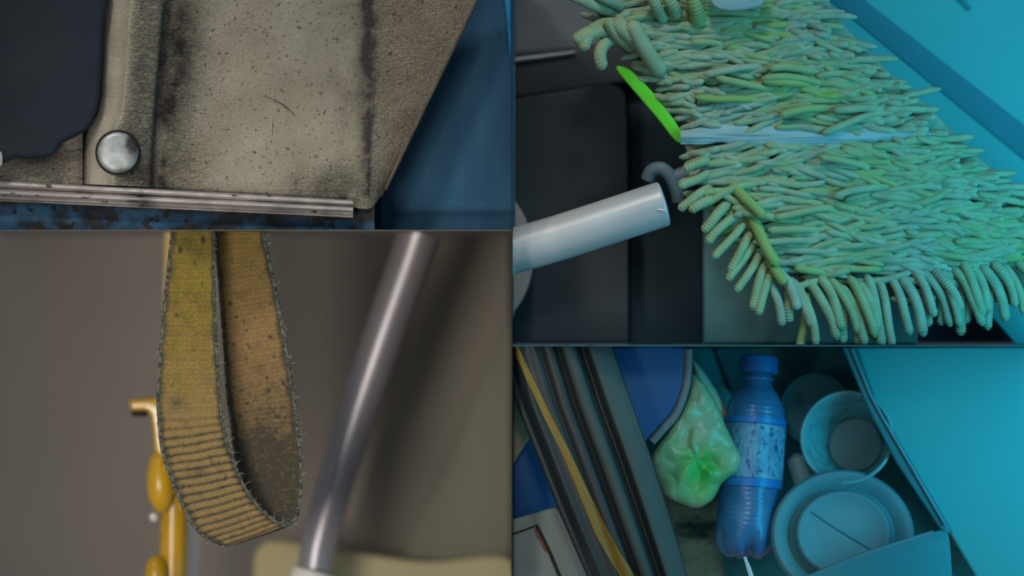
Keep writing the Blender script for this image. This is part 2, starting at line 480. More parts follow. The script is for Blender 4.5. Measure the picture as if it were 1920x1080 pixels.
# ================================================================== compartment with the hanging strap
m_wallb = mat('grey_brown_wall', (160, 151, 140), (146, 138, 128), 3.0, rough=0.85)
m_dkpan = mat('dark_brown_grey_panel', (140, 133, 120), (130, 124, 112), 3, rough=0.8)
m_olive = mat('olive_grey_panel', (124, 124, 104), (112, 114, 98), 3, rough=0.7)
m_cream = mat('cream_ledge', (196, 180, 136), (176, 166, 130), 4, rough=0.7)
m_yel = mat('yellow_enamel', (212, 164, 16), (192, 146, 14), 9, rough=0.35, spec=0.6, coat=0.3)
m_pale = mat('pale_yellow_sleeve', (238, 206, 128), rough=0.5)
m_chrome = mat('brushed_steel', (178, 172, 174), (160, 156, 162), 12, rough=0.36, metal=0.5, stretch=(1, 1, .3))
m_white = mat('white_plastic', (236, 234, 224), rough=0.4)
m_black = mat('black_rubber', (40, 38, 36), rough=0.7)

structure(board(-260, 380, 958.8, 1290, 1252, 1272).build('wall_back', m_wallb))
# dark panel slanting behind the steel pole, olive panel in front of it
tag(prism([(836, 433.5), (958.5, 433.5), (958.5, 1150), (600, 1150), (648, 1040), (700, 850), (770, 640)], 1000, 1060, 10).build('slanting_divider', m_dkpan),
    'dark brown-grey slanting panel just right of the steel pole', 'panel')
ol = smoothpts([Vector((a, b, 0)) for a, b in [(958, 600), (925, 665), (880, 780), (850, 860), (800, 950), (770, 1010), (745, 1090), (740, 1150)]], 5, False)
tag(prism([(p.x, p.y) for p in ol] + [(958, 1150)], lambda x, y: 900 - (x - 740) * .25, 960, 14).build('moulded_seat', m_olive),
    'olive grey curved panel in the lower right behind the strap', 'panel')
lg = smoothpts([Vector((a, b, 0)) for a, b in [(478, 1150), (476, 1050), (490, 1022), (520, 1012), (640, 1030), (800, 1052), (957, 1046), (957, 1150)]], 5, False)
tag(prism([(p.x, p.y) for p in lg], 780, 860, 10).build('ledge', m_cream), 'cream ledge at the bottom below the hanging strap', 'ledge')

# yellow pole with clamp and knobs
yp = thing('yellow_pole', 'yellow upright pole with clamp and oval lever behind the strap', 'pole', P(340, 1085, 480))
pts = [P(334 - 12 * (t / 10.0), 434 + 72 * t, 480) for t in range(0, 11)]
tube(pts, 26, 40).build('tube', m_yel, yp)
slv = MB(); tube([P(334, 434, 478), P(332, 572, 478)], [27.5, 27.5], 32, slv); slv.build('sleeve', m_pale, yp)
prism(smoothpts_ := [(p.x, p.y) for p in smoothpts([Vector((a, b, 0)) for a, b in [(244, 750), (270, 747), (318, 748), (325, 790), (318, 850), (292, 850), (286, 800), (278, 772), (248, 770)]], 4)], 415, 450, 6, 3).build('clamp', m_yel, yp)
clampo = [o for o in yp.children if o.name.startswith('clamp')][0]
lathe(P(262, 773, 430), Vector((0, 0, 1)), [(-9, 2), (-8, 15), (3, 16), (4, 2)], 24).build('pad', m_black, clampo)
lev = lathe(P(300, 905, 430), Vector((0.06, 0, -1)), [(-62, 1), (-58, 10), (-45, 18), (-20, 24), (0, 26), (25, 25), (45, 18), (56, 9), (60, 1)], 32).build('lever', m_yel, yp)
lathe(P(288, 970, 425), Vector((0, 0, -1)), [(-9, 1), (-6, 6), (0, 9), (6, 6), (9, 1)], 20).build('white_dot', m_white, lev)  # small white dot below the lever
lathe(P(292, 1082, 430), Vector((0, 0, -1)), [(-42, 1), (-38, 10), (-25, 19), (0, 22), (22, 16), (30, 2)], 24).build('knob', m_yel, yp)

tag(tube([P(368, 985, 620), P(360, 1110, 620)], 9, 20).build('slim_rod', m_white), 'thin bright rod low down between yellow pole and strap', 'rod')
sp_ = thing('steel_pole', 'long slanting brushed steel handrail pole right of the strap', 'pole', P(580, 1085, 560))
pts = smoothpts([P(x, y, 560) for x, y in [(786, 436), (765, 500), (716, 640), (668, 780), (630, 900), (600, 1010), (590, 1066)]], 8, False)
tube(pts, lambda t: 43 - 10 * t, 48).build('tube', m_chrome, sp_)
lathe(P(584, 1084, 560), Vector((-0.25, 0, -1)), [(-18, 30), (-14, 40), (0, 42), (20, 42), (22, 30)], 40).build('collar', m_white, sp_)

# yellow webbing loop: lofted between its two selvedges
E1 = [(400, 434, 10), (400, 520, 10), (402, 600, 12), (406, 680, 16), (412, 760, 22), (422, 820, 26), (438, 870, 30), (462, 920, 36), (495, 962, 46),
      (530, 984, 62), (552, 974, 80), (562, 935, 96), (564, 880, 104), (556, 790, 104), (545, 710, 100), (530, 620, 92), (514, 530, 84), (500, 470, 78), (495, 434, 76)]
E2 = [(324, 434, -30), (314, 520, -30), (306, 600, -30), (300, 680, -28), (297, 760, -26), (304, 840, -22), (320, 890, -18), (344, 950, -10), (376, 1000, 4),
      (425, 1021, 30), (448, 1003, 80), (450, 960, 116), (446, 900, 140), (436, 800, 146), (428, 740, 144), (421, 640, 138), (414, 550, 128), (408, 480, 118), (405, 434, 114)]
e1 = smoothpts([Vector(p) for p in E1], 40, False); e2 = smoothpts([Vector(p) for p in E2], 40, False)
NL = len(e1); NW = 44
arc = [0]
for i in range(1, NL): arc.append(arc[-1] + ((e1[i] + e2[i]) / 2 - (e1[i - 1] + e2[i - 1]) / 2).length)
TL = arc[-1]
cen = [[P(*(e1[i] * (1 - j / NW) + e2[i] * (j / NW))) for j in range(NW + 1)] for i in range(NL)]
front = []; back = []; dirt_shade = []; tint = []
def yy_(i): return (e1[i].y + e2[i].y) / 2
for i in range(NL):
    s_ = arc[i]
    # how strongly the cross ribs stand out: most on the lower part of the near side
    yy = (e1[i].y + e2[i].y) / 2; left = 1.0 if i < NL * 0.52 else 0.0
    amp = 0.5 + left * 2.8 * max(0, min(1, (yy - 760) / 90)); 
    if not left: amp = 0.5
    fr = []; bk = []
    for j in range(NW + 1):
        q = j / NW
        a = cen[min(i + 1, NL - 1)][j] - cen[max(i - 1, 0)][j]; b = cen[i][min(j + 1, NW)] - cen[i][max(j - 1, 0)]
        n = a.cross(b).normalized()
        # outward side of the near strand
        rib = math.sin(2 * math.pi * s_ / 15.5 + 0.3 * math.sin(q * 9))
        edge = min(q, 1 - q); th = 4.5 * min(1, (edge * 16 + 0.25)) ** 0.5
        fray = 0.5 * noise.noise(Vector((s_ * 0.2, q * 20, 0)))
        o_ = th + amp * rib * min(1, edge * 14) + fray + 0.35 * math.sin(s_ * 1.2) * math.sin(q * 150)
        bk_ = th + 0.6 * rib * min(1, edge * 14) + fray
        e_off = 0.0
        if j in (0, NW): e_off = 1.3 * noise.noise(Vector((s_ * 0.15, j, 4)))
        dirn = b.normalized() * e_off * S
        fr.append(cen[i][j] + n * o_ * S + dirn); bk.append(cen[i][j] - n * bk_ * S + dirn)
    front.append(fr); back.append(bk)
for i in range(NL):
    for j in range(NW + 1):
        q = j / NW; p = e1[i] * (1 - q) + e2[i] * q; x, y = p.x, p.y; right = i > NL * 0.5
        ed = min(q, 1 - q)
        di = 0.9 * max(0, 1 - ed / (0.10 + 0.02 * math.sin(arc[i] * .11)))
        di += 0.25 * max(0, fbm(x, y, 0.05, 5))
        if right:
            di += 0.18 + 0.62 * max(0, min(1, (y - 640) / 260)) + 1.0 * blotch(x, y, 492, 870, 34, 46)
            sp = noise.noise(Vector((x * .11, y * .08, 3)))
            di += 1.0 * max(0, sp - 0.42) * 4 * (y > 560)
        else:
            sp = noise.noise(Vector((x * .07, y * .05, 13)))
            di += 1.0 * max(0, sp - 0.45) * 3
            di += 0.5 * blotch(x, y, 330, 755, 14, 12) + 0.4 * blotch(x, y, 372, 885, 12, 10)
        if not right and yy_(i) <= 770: di += 0.16 * max(0, -math.sin(2 * math.pi * arc[i] / 9 + 0.5 * math.sin(q * 9)))  # here and below: shade between the cross ribs painted into the colour
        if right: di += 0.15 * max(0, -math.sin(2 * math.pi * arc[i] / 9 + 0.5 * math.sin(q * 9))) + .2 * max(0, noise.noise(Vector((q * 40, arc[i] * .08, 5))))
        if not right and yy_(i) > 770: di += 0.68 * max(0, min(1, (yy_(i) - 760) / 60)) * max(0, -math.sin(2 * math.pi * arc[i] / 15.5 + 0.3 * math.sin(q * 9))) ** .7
        dirt_shade.append(max(0, min(0.93, di)))
        tint.append(max(0, min(1, (y - 560) / 260 + 0.3 * fbm(x, y, .03) + (0.75 if right else 0))))
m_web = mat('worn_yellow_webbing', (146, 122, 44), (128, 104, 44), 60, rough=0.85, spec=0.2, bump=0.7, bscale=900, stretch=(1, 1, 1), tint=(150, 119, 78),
            dirt_shade=(70, 66, 56), c3=(205, 178, 100), spot_scale=1500, spot_size=0.42, bdist=0.0006)
W = NW + 1; T = NL * W; fs = []
for i in range(NL - 1):
    for j in range(NW):
        a = i * W + j; fs.append((a, a + 1, a + W + 1, a + W)); fs.append((T + a, T + a + W, T + a + W + 1, T + a + 1))
    for j in (0, NW):
        a = i * W + j; fs.append((a, a + W, T + a + W, T + a))
for j in range(NW):
    for i in (0, NL - 1): a = i * W + j; fs.append((a, a + 1, T + a + 1, T + a))
st = thing('strap_loop', 'frayed grimy yellow woven strap hanging in a loop', 'strap', P(430, 1022, 40))
mb = MB(); mb.add([p for r in front for p in r] + [p for r in back for p in r], fs, {'dirt_shade': dirt_shade * 2, 'tint': tint * 2})
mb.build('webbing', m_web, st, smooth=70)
m_edge = mat('frayed_grey_edge', (116, 112, 98), (64, 62, 56), 300, rough=0.95, bump=0.8, bscale=700, ramp=(0.42, 0.58))
# stitched selvedges: braided bead along both edges
for es_, nm in ((e1, 'E1'), (e2, 'E2')):
    pp = []
    for i, p in enumerate(es_):
        if i % 4: continue
        pp.append(P(p.x, p.y, p.z) + Vector((noise.noise(Vector((i * .3, 1, 0))), noise.noise(Vector((i * .3, 2, 0))), noise.noise(Vector((i * .3, 3, 0))))) * 1.2 * S)
    tube(pp, lambda t: 3.9 + 0.35 * math.sin(t * 520), 10, flat=1.0).build('selvedge', m_edge, st, smooth=80)
# loose fibres standing off the edges
m_fib = mat('loose_fibre', (196, 192, 170), rough=0.8)
fb = MB()
for k in range(420):
    i = rnd.randrange(6, NL - 6); es_ = e1 if rnd.random() < .6 else e2
    p = es_[i]; tng = (es_[i + 3] - es_[i - 3]).normalized()
    side = Vector((tng.y, -tng.x, 0)); 
    other = (e2 if es_ is e1 else e1)[i]
    if side.dot(other - p) > 0: side = -side
    L_ = rnd.uniform(4, 11) * (1.9 if rnd.random() < .15 else 1)
    dr = (side * rnd.uniform(.3, 1) + tng * rnd.uniform(-1, 1) + Vector((0, 0, rnd.uniform(-.6, .6)))).normalized()
    p0 = Vector((p.x, p.y, p.z)); p1 = p0 + dr * L_ * .6; p2 = p0 + dr * L_ + Vector((0, rnd.uniform(-3, 3), 0))
    if min(p0.y, p1.y, p2.y) < 436: continue
    tube([P(*p0), P(*p1), P(*p2)], [0.35, 0.28, 0.12], 4, fb, cap=False)
o = fb.build('loose_fibres', m_fib, st); o['kind'] = 'stuff'

# ================================================================== compartment with the mop
m_seatg = mat('grey_seat_plastic', (150, 160, 168), (136, 146, 154), 6, rough=0.45)
m_seatd = mat('charcoal_plastic', (62, 70, 76), (52, 60, 66), 6, rough=0.5)
m_bin = mat('black_smooth_plastic', (52, 62, 68), (42, 52, 58), 5, rough=0.45)
m_bead = mat('silver_bead', (150, 158, 160), rough=0.35, metal=0.5)
m_gtl = mat('grey_teal_panel', (110, 168, 168), (100, 158, 158), 5, rough=0.6)
m_disc = mat('taupe_plastic', (150, 136, 128), (136, 124, 118), 6, rough=0.6)
m_teal = mat('teal_painted_wall', (66, 164, 164), (60, 158, 158), 4, rough=0.5)
m_teald = mat('dark_teal_stripe', (24, 116, 128), (18, 106, 120), 4, rough=0.55)
m_tealb = mat('deep_blue_teal_trim', (10, 98, 130), rough=0.5)

structure(board(961, -80, 2000, 646, 560, 575).build('wall_right', mat('dark_teal_back', (10, 52, 66), (8, 46, 60), 4, rough=0.8)))
gs = thing('bus_seat', 'dark grey plastic seat with silver bead, upper left behind the mop', 'seat', P(1100, 186, 440))
(prism([(961.5, -40), (1330, -40), (1290, 60), (1180, 84), (1080, 94), (1020, 100), (961.5, 106)], 430, 470, 10).build('seat_back', m_seatg, gs))
(prism([(961.5, 100), (1100, 88), (1200, 84), (1210, 150), (1100, 166), (961.5, 186)], 400, 440, 8).build('lower_band', m_seatd, gs))
(tube([P(962, 113, 392), P(1020, 106, 392), P(1078, 98, 392)], [5, 4.2, 3], 12).build('silver_bead', m_bead, gs))
bp = [(961.5, 640), (961.5, 188)] + [(p.x, p.y) for p in smoothpts([Vector((a, b, 0)) for a, b in [(962, 187), (1040, 174), (1120, 160), (1150, 160), (1168, 172), (1174, 200), (1176, 300), (1178, 640)]], 5, False)]
tag(prism(bp, 360, 400, 8, 4).build('black_bin', m_bin), 'tall black plastic bin with rounded corner under the mop handle', 'bin')
tag(prism([(1178, 100), (1318, 100), (1318, 645), (1180, 645)], 450, 500, 4).build('recess_panel', mat('near_black_teal', (14, 50, 62), (10, 44, 56), 5, rough=.6)),
    'near black narrow panel between bin and grey-teal panel', 'panel')
tag(prism([(1318, 300), (1560, 300), (1720, 480), (1720, 645), (1318, 645)], 300, 360, 10).build('cupboard_panel', m_gtl),
    'grey-teal flat panel below and behind the mop head', 'panel')
tag(prism([(961.5, 358)] + [(905 + 95 * math.cos(a), 480 + 132 * math.sin(a)) for a in [math.radians(q) for q in range(-50, 52, 4)]] + [(961.5, 598)], 250, 340, 10, 4).build('round_cap', m_disc),
    'taupe rounded plastic form at the left, behind the mop handle', 'cap')
# teal wall at right with its dark slanting stripe
tw = thing('teal_wall_panel', 'teal panel filling the upper right with a dark slanting stripe', 'panel', P(1800, 640, 330))
prism([(1440, -70), (1985, -70), (1985, 646), (1905, 646), (1760, 480)], 300, 340, 3).build('board', m_teal, tw)
prism([(1508, -40), (1570, -40), (1985, 286), (1985, 352)], 294, 299, 1.5).build('stripe', m_teald, tw)
prism([(1760, -40), (1782, -14), (1816, 20), (1822, 16), (1800, -14), (1786, -40)], 292, 299, 1).build('mark', m_teald, tw)
prism([(1640, 130), (1700, 190), (1790, 280), (1850, 350), (1905, 430), (1870, 430), (1760, 330), (1650, 200)], 280, 299, 4).build('lower_trim', m_tealb, tw)

# --- the mop: one thing
mop = thing('mop', 'green chenille mop with silver handle slanting down to the left', 'mop', P(1500, 640, 100))
m_hand = mat('silver_handle', (186, 188, 188), (172, 174, 174), 14, rough=0.4, metal=0.15)
m_lime = mat('lime_green_plastic', (100, 205, 44), (86, 190, 34), 20, rough=0.4)
m_joint = mat('grey_joint_plastic', (92, 108, 116), (80, 96, 104), 12, rough=0.5)
m_back = mat('pale_microfibre_backing', (150, 176, 176), (128, 158, 158), 50, rough=0.9, bump=0.6, bscale=350, stretch=(.3, 1, 1))
m_chen = mat('sage_green_chenille', (150, 168, 146), (128, 150, 130), 70, rough=0.9, spec=0.15, tint=(128, 162, 88), bump=0.35, bscale=700, bdist=0.0005)
hp = smoothpts([P(900, 487, 70), P(963.5, 470, 70), P(1050, 445, 70), P(1140, 416, 70), P(1225, 388, 72), P(1248, 381, 73)], 8, False)
n_ = len(hp)
mb = tube(hp, [43 + 1 * math.sin(i) * 0 if i < n_ - 5 else [43, 42, 40, 35, 22][i - (n_ - 5)] for i in range(n_)], 48)
for v in mb.v:
    if v.x < 1.2 * S: v.x = 1.2 * S
hnd = mb.build('handle', m_hand, mop)
tube([P(1232, 392.5, 28), P(1247, 394, 28)], [1.2, 1.0], 8).build('handle_mark', m_white, hnd)
# swivel joint
mb = MB()
tube(smoothpts([P(1214, 336, 110), P(1222, 320, 104), P(1240, 316, 100), P(1256, 330, 100), P(1268, 356, 104), P(1272, 376, 110)], 5, False), [13] * 26, 16, mb)
tube([P(1256, 334, 100), P(1300, 322, 112), P(1340, 318, 120)], [12, 18, 14], 16, mb)
mb.build('swivel_joint', m_joint, mop)
# lime frame edge
fr_ = [(1154, 128), (1178, 128), (1214, 162), (1238, 190), (1262, 222), (1282, 256), (1276, 268), (1262, 260), (1232, 222), (1196, 180)]
prism([(p.x, p.y) for p in smoothpts([Vector((a, b, 0)) for a, b in fr_], 4)], 92, 116, 4, 3).build('frame', m_lime, mop)
# backing slab
bk = [(1110, -60), (1500, -60), (1560, 20), (1640, 110), (1740, 200), (1840, 300), (1990, 420), (1990, 520), (1800, 560), (1560, 560), (1440, 500), (1380, 400), (1310, 320), (1282, 270), (1284, 240), (1220, 150), (1150, 70)]
prism([(p.x, p.y) for p in smoothpts([Vector((a, b, 0)) for a, b in bk], 3)], 120, 150, 5, 2).build('backing', m_chen, mop)
# pale fabric band showing through the pile
def band_pt(u, v):
    x = 1276 + 500 * u; yc = interp([(1276, 258), (1340, 252), (1500, 256), (1640, 254), (1776, 250)], x)
    h = (20 - 9 * u) * max(0, math.sin(math.pi * min(1, .12 + u * .88))) ** .6 + 2; h *= 1 + .55 * noise.noise(Vector((x * .03, v * 2, 2))); y = yc + (v * 2 - 1) * h
    return P(x, y, 84 - 8 * math.sin(math.pi * v) - 2.5 * noise.noise(Vector((x * .012, y * .22, 0))) + 30 * max(0, u - .8))
sheet(band_pt, 120, 24, 5).build('fabric_band', m_back, mop)
prism([(p.x, p.y) for p in smoothpts([Vector((a, b, 0)) for a, b in [(1330, -30), (1432, -30), (1430, 6), (1400, 18), (1360, 20), (1335, 8)]], 4)], 20, 40, 5).build('loop_tab', m_back, mop)

PAD = [(1100, -40), (1500, -40), (1545, 20), (1620, 90), (1700, 165), (1780, 250), (1850, 320), (1990, 430), (1990, 560), (1900, 560), (1800, 570), (1650, 560), (1520, 550), (1440, 520), (1400, 450), (1340, 380), (1300, 310),
       (1292, 275), (1290, 235), (1240, 170), (1190, 110), (1120, 50)]
def inside(x, y, poly):
    r = False; n = len(poly)
    for i in range(n):
        x1, y1 = poly[i]; x2, y2 = poly[(i + 1) % n]
        if (y1 > y) != (y2 > y) and x < (x2 - x1) * (y - y1) / (y2 - y1) + x1: r = not r
    return r
def limit(v):
    # the pile stays above the shelf board and right of the middle wall
    k = (DIST + v.y / S) / DIST
    zmin = (1080 - 646.4) * S
    if v.z < zmin: v.z = zmin + 0.02 * S
    return v
def strand(x, y, ang, L, r, d0, d1, sag=0.0, curl=0.0, ribs=0.10, tint=0.0, n=22, seg=9, mb=None, cap=True, freq=None):
    """one chenille finger from its root (d0) to its tip (d1)"""
    mb = mb if mb is not None else MB()
    pts = []; a = ang; px, py = x, y; ph = rnd.uniform(0, 6)
    for i in range(n):
        t = i / (n - 1)
        d = d0 + (d1 - d0) * math.sin(t * math.pi * .55) ** .8 + 6 * math.sin(t * 5 + ph) * .4
        pts.append(P(px, py, d))
        px += math.cos(a) * L / n; py += math.sin(a) * L / n
        a += curl / n + 0.5 * math.sin(t * 6 + ph) / n
        if sag: a += (math.pi / 2 - a) * sag / n * (1 if math.cos(a) > -2 else 1)
    nr = max(3, L / 5.6)
    def rad(t):
        e = min(1, (1 - t) * 11 + .10) ** .5 * min(1, t * 5 + .45)
        return r * e * (1 + ribs * math.sin(t * nr * 2 * math.pi))
    tube(pts, rad, seg, mb, cap, {'tint': tint})
    return mb
def tint_at(x, y):
    g = 0.25 + 0.6 * fbm(x, y, 0.008, 2)
    g += 0.5 * blotch(x, y, 1390, 65, 60, 50) + 0.5 * blotch(x, y, 1440, 180, 90, 30) + 0.5 * blotch(x, y, 1420, 400, 30, 110) + .3 * blotch(x, y, 1260, 30, 40, 40) - 0.3 * blotch(x, y, 1330, 180, 60, 80)
    return max(0, min(1, g * rnd.uniform(0.5, 1.2)))
pile = MB(); allp = []
yy = -46.0
while yy < 566:
    xx = 1090 + rnd.uniform(0, 40)
    while xx < 1990:
        x = xx + rnd.uniform(-12, 12); y = yy + rnd.uniform(-6, 6)
        if inside(x, y, PAD) and not (238 < y < 274 and 1290 < x < 1560) and not (246 < y < 266 and 1290 < x < 1720):
            allp.append((x, y))
        xx += 34
    yy += 8.6
for (x, y) in allp:
    # lie of the pile: sideways over most of the pad, drooping towards the lower edge
    dn = max(0, min(1, (y - 470) / 90)) if x > 1400 else 0
    base = math.radians(180 + 18 * fbm(x, y, 0.006, 7) + rnd.uniform(-4, 4))
    if rnd.random() < .7: base = base - math.pi
    ang = base
    L = rnd.uniform(95, 165); 
    nearleft = min((x - px_) ** 2 + (y - py_) ** 2 for px_, py_ in [(1120, 50), (1190, 110), (1240, 170), (1290, 235), (1292, 275)]) < 60 ** 2
    if nearleft: ang = math.radians(rnd.uniform(-25, 20)); L = rnd.uniform(50, 80)
    L2 = L
    # keep tips within the mop outline at the right hand diagonal
    tx, ty = x + math.cos(ang) * L, y + math.sin(ang) * L
    if not inside(tx, ty, PAD) and math.cos(ang) > 0 and x > 1450: L2 = L * .45
    if 238 < ty < 272 and 1300 < x < 1680: L2 *= .8
    if dn > 0.3 and rnd.random() < .7: continue
    strand(x - math.cos(ang) * L * .4, y - math.sin(ang) * L * .4, ang, L2, rnd.uniform(6.0, 7.6), 104, rnd.uniform(80, 87), 0, rnd.uniform(-.45, .45), 0.02, tint_at(x, y), 18, 8, pile, True)
for v in pile.v: limit(v)
o = pile.build('chenille_pile', m_chen, mop, smooth=80); o['kind'] = 'stuff'

fingers = []; RIB = 0.05
def finger(x, y, deg, L, r, tipd=40, sag=0.0, curl=0.0, t=None):
    if len(fingers) >= 99: return
    mb = strand(x, y, math.radians(deg), L, r, 92, tipd, sag, curl, RIB, tint_at(x, y) if t is None else t, 64, 12)
    for v in mb.v: limit(v)
    fingers.append(mb.build('chenille_strand', m_chen, mop, smooth=80))
# curled tuft at the top left corner
for a in [(1150, 22, 190, 96, 11, 0, .3, .2), (1168, 12, 200, 66, 10, 0, .5, .1), (1176, 56, 186, 108, 14, 0, -.9, .35), (1160, 44, 182, 96, 13, 0, -1.5, .25), (1190, 92, 215, 80, 12, 0, .3, .3),
          (1246, 40, 236, 62, 11, 0, 0, .3), (1270, 30, 250, 50, 12, 0, 0, .4), (1310, 46, 262, 70, 15, 0, 0, .7), (1244, 140, 232, 120, 16, 0, .05, .25), (1216, 96, 225, 90, 16, 0, .1, .2), (1160, 66, 165, 84, 12, 0, -1.9, .2)]:
    finger(a[0], a[1], a[2], a[3], a[4], 44, a[5], a[6], a[7])
# fingers over the front of the pad
for k in range(26):
    x = rnd.uniform(1330, 1640); y = rnd.uniform(60, 470)
    if 225 < y < 285 or not inside(x, y, PAD): continue
    finger(x + 50, y, 180 + rnd.uniform(-12, 12), rnd.uniform(100, 140), rnd.uniform(6.8, 7.8), 66, 0, rnd.uniform(-.5, .5))
RIB = 0.10
# lower left edge: short ribbed fingers pointing down and to the left
for (x, y, deg, L, r) in [(1330, 322, 150, 62, 11), (1335, 350, 152, 74, 11), (1352, 362, 146, 66, 12), (1372, 376, 142, 78, 12), (1386, 396, 136, 84, 11), (1400, 414, 132, 92, 10), (1410, 436, 128, 84, 11),
                          (1418, 452, 130, 90, 10), (1430, 470, 124, 90, 10), (1440, 486, 118, 98, 11), (1452, 498, 112, 96, 11), (1330, 300, 165, 50, 10), (1400, 390, 60, 120, 15), (1370, 340, 55, 90, 14), (1436, 470, 60, 70, 14)]:
    finger(x, y, deg, L * 1.05, r * .8 if deg > 80 else r * .72, 50, 0, rnd.uniform(-.35, .1), 0.35 if deg > 80 else .85)
# lower edge: fringe hanging straight down
x = 1452
while x < 1925:
    y0 = interp([(1452, 510), (1560, 525), (1700, 520), (1800, 500), (1930, 480)], x) + rnd.uniform(-12, 12)
    L = interp([(1452, 110), (1600, 130), (1800, 120), (1930, 120)], x) * rnd.uniform(.75, 1.1)
    finger(x - 18, y0, rnd.uniform(28, 64), L * 1.05, rnd.uniform(8, 10.5), rnd.uniform(50, 64), 1.5, 0, None)
    if rnd.random() < .45: finger(x + 8, y0 + 26, rnd.uniform(80, 105), L * .85, rnd.uniform(8, 10), 74, .5, 0, None)
    x += rnd.uniform(15, 23)

# ================================================================== compartment with the open litter bin
m_post = mat('dark_grey_post', (40, 50, 52), (34, 44, 46), 9, rough=0.5)
m_postl = mat('grey_green_post_face', (60, 72, 68), (54, 66, 62), 9, rough=0.6)
m_yline = mat('yellow_line', (124, 102, 28), rough=0.5)
m_seatb = mat('deep_blue_seat', (10, 84, 136), (8, 76, 126), 7, rough=0.5)
m_rim = mat('grey_seat_rim', (96, 112, 112), rough=0.5)
m_tan = mat('tan_strip', (168, 146, 112), rough=0.6)
m_lgrey = mat('light_grey_box', (132, 144, 140), (122, 134, 130), 10, rough=0.6)
m_rust = mat('rust_stain', (134, 92, 76), (110, 76, 62), 200, rough=0.8)
m_binin = mat('bin_inside_teal', (20, 130, 138), (16, 120, 128), 6, rough=0.6)
m_binw = mat('bin_wall_teal', (28, 120, 126), (22, 110, 118), 8, rough=0.4)
m_tealw = mat('teal_side_wall', (66, 164, 164), (60, 158, 158), 4, rough=0.55)
m_bluepl = mat('blue_bottle_plastic', (52, 126, 172), (40, 110, 160), 30, rough=0.3, trans=0.3, coat=0.1, c3=(120, 170, 214), spot_scale=240, spot_size=.22)
m_cap = mat('blue_cap_plastic', (30, 100, 156), (26, 92, 146), 30, rough=0.4)
m_label = mat('pale_blue_label', (92, 158, 178), (60, 122, 156), 120, rough=0.4, c3=(26, 70, 116), spot_scale=260, spot_size=0.42, stretch=(1, 1, .6))
m_lband = mat('label_blue_band', (10, 110, 176), rough=0.35)
m_bag = mat('thin_green_plastic_bag', (142, 180, 146), (122, 172, 130), 30, rough=0.32, trans=0.15, tint=(40, 176, 78), bump=0.35, bscale=60, bdist=.0015)
m_olbag = mat('pale_olive_paper', (160, 178, 150), rough=0.6, bump=0.3, bscale=60)
m_cup = mat('clear_cup_plastic', (112, 182, 186), (90, 164, 170), 40, rough=0.25, trans=0.2, coat=0.3, bump=0.5, bscale=120)
m_lid = mat('grey_teal_lid', (72, 128, 134), (64, 118, 126), 20, rough=0.5, bump=0.1)
m_card = mat('crumpled_olive_card', (112, 146, 128), (96, 130, 114), 20, rough=0.8, bump=0.4, bscale=80)
m_wtube = mat('dull_white_tube', (120, 166, 164), rough=0.5)
m_stick = mat('white_stick', (176, 200, 200), rough=0.5)

structure(board(961, 649, 2000, 1160, 560, 575).build('wall_lower', m_binin))
# post with its ribs and the yellow line
post = thing('ribbed_post', 'dark grey ribbed post slanting across the compartment with a yellow line', 'post', P(1190, 1090, 0))
CL = [(648, 0.0), (760, 0.26), (900, 0.59), (1100, 1.05)]
def post_pt(u, v):
    y = 650 + 440 * v
    xl = interp([(650, 940), (760, 968), (860, 1008), (960, 1048), (1090, 1104)], y)
    xr = interp([(650, 1148), (760, 1187), (860, 1222), (960, 1254), (1090, 1292)], y)
    x = xl + (xr - xl) * u
    q = u * 1.0
    # flutes across the section
    d = -6 - 40 * math.sin(math.pi * q) ** .7
    for c0, w0, h0 in ((0.14, .05, -9), (0.50, .035, 16), (0.72, .045, 26), (0.34, .03, 8), (0.06, .03, 5), (.60, .05, -5)):
        d += h0 * math.exp(-((q - c0) / w0) ** 2)
    return P(max(x, 961.5), y, d)
def right_of_wall(mb):
    for v in mb.v: v.x = max(v.x, 1.1 * S)
    return mb
right_of_wall(sheet(post_pt, 110, 40, 14)).build('profile', m_post, post)
def strip_on(u0, u1, lift, m, nm):
    def f(u, v):
        p = post_pt(u0 + (u1 - u0) * u, v); return p + Vector((0, -lift * S, 0))
    sheet(f, 8, 40, 2).build(nm, m, post)
strip_on(0.795, 0.99, 2.5, m_postl, 'side_face')
strip_on(0.545, 0.66, 2.5, m_postl, 'raised_face')
# yellow line: crosses the flutes slightly
def yl(u, v):
    y = 652 + 436 * v
    xc = interp([(652, 966), (780, 1026), (850, 1062), (1000, 1128), (1088, 1182)], y); hw = interp([(652, 6), (850, 8), (1088, 15)], y)
    x = xc + (u * 2 - 1) * hw
    xl = interp([(650, 940), (760, 968), (860, 1008), (960, 1048), (1090, 1104)], y); xr = interp([(650, 1148), (760, 1187), (860, 1222), (960, 1254), (1090, 1292)], y)
    return post_pt((x - xl) / (xr - xl), v) + Vector((0, -2.5 * S, 0))
right_of_wall(sheet(yl, 6, 50, 2)).build('yellow_line', m_yline, post)

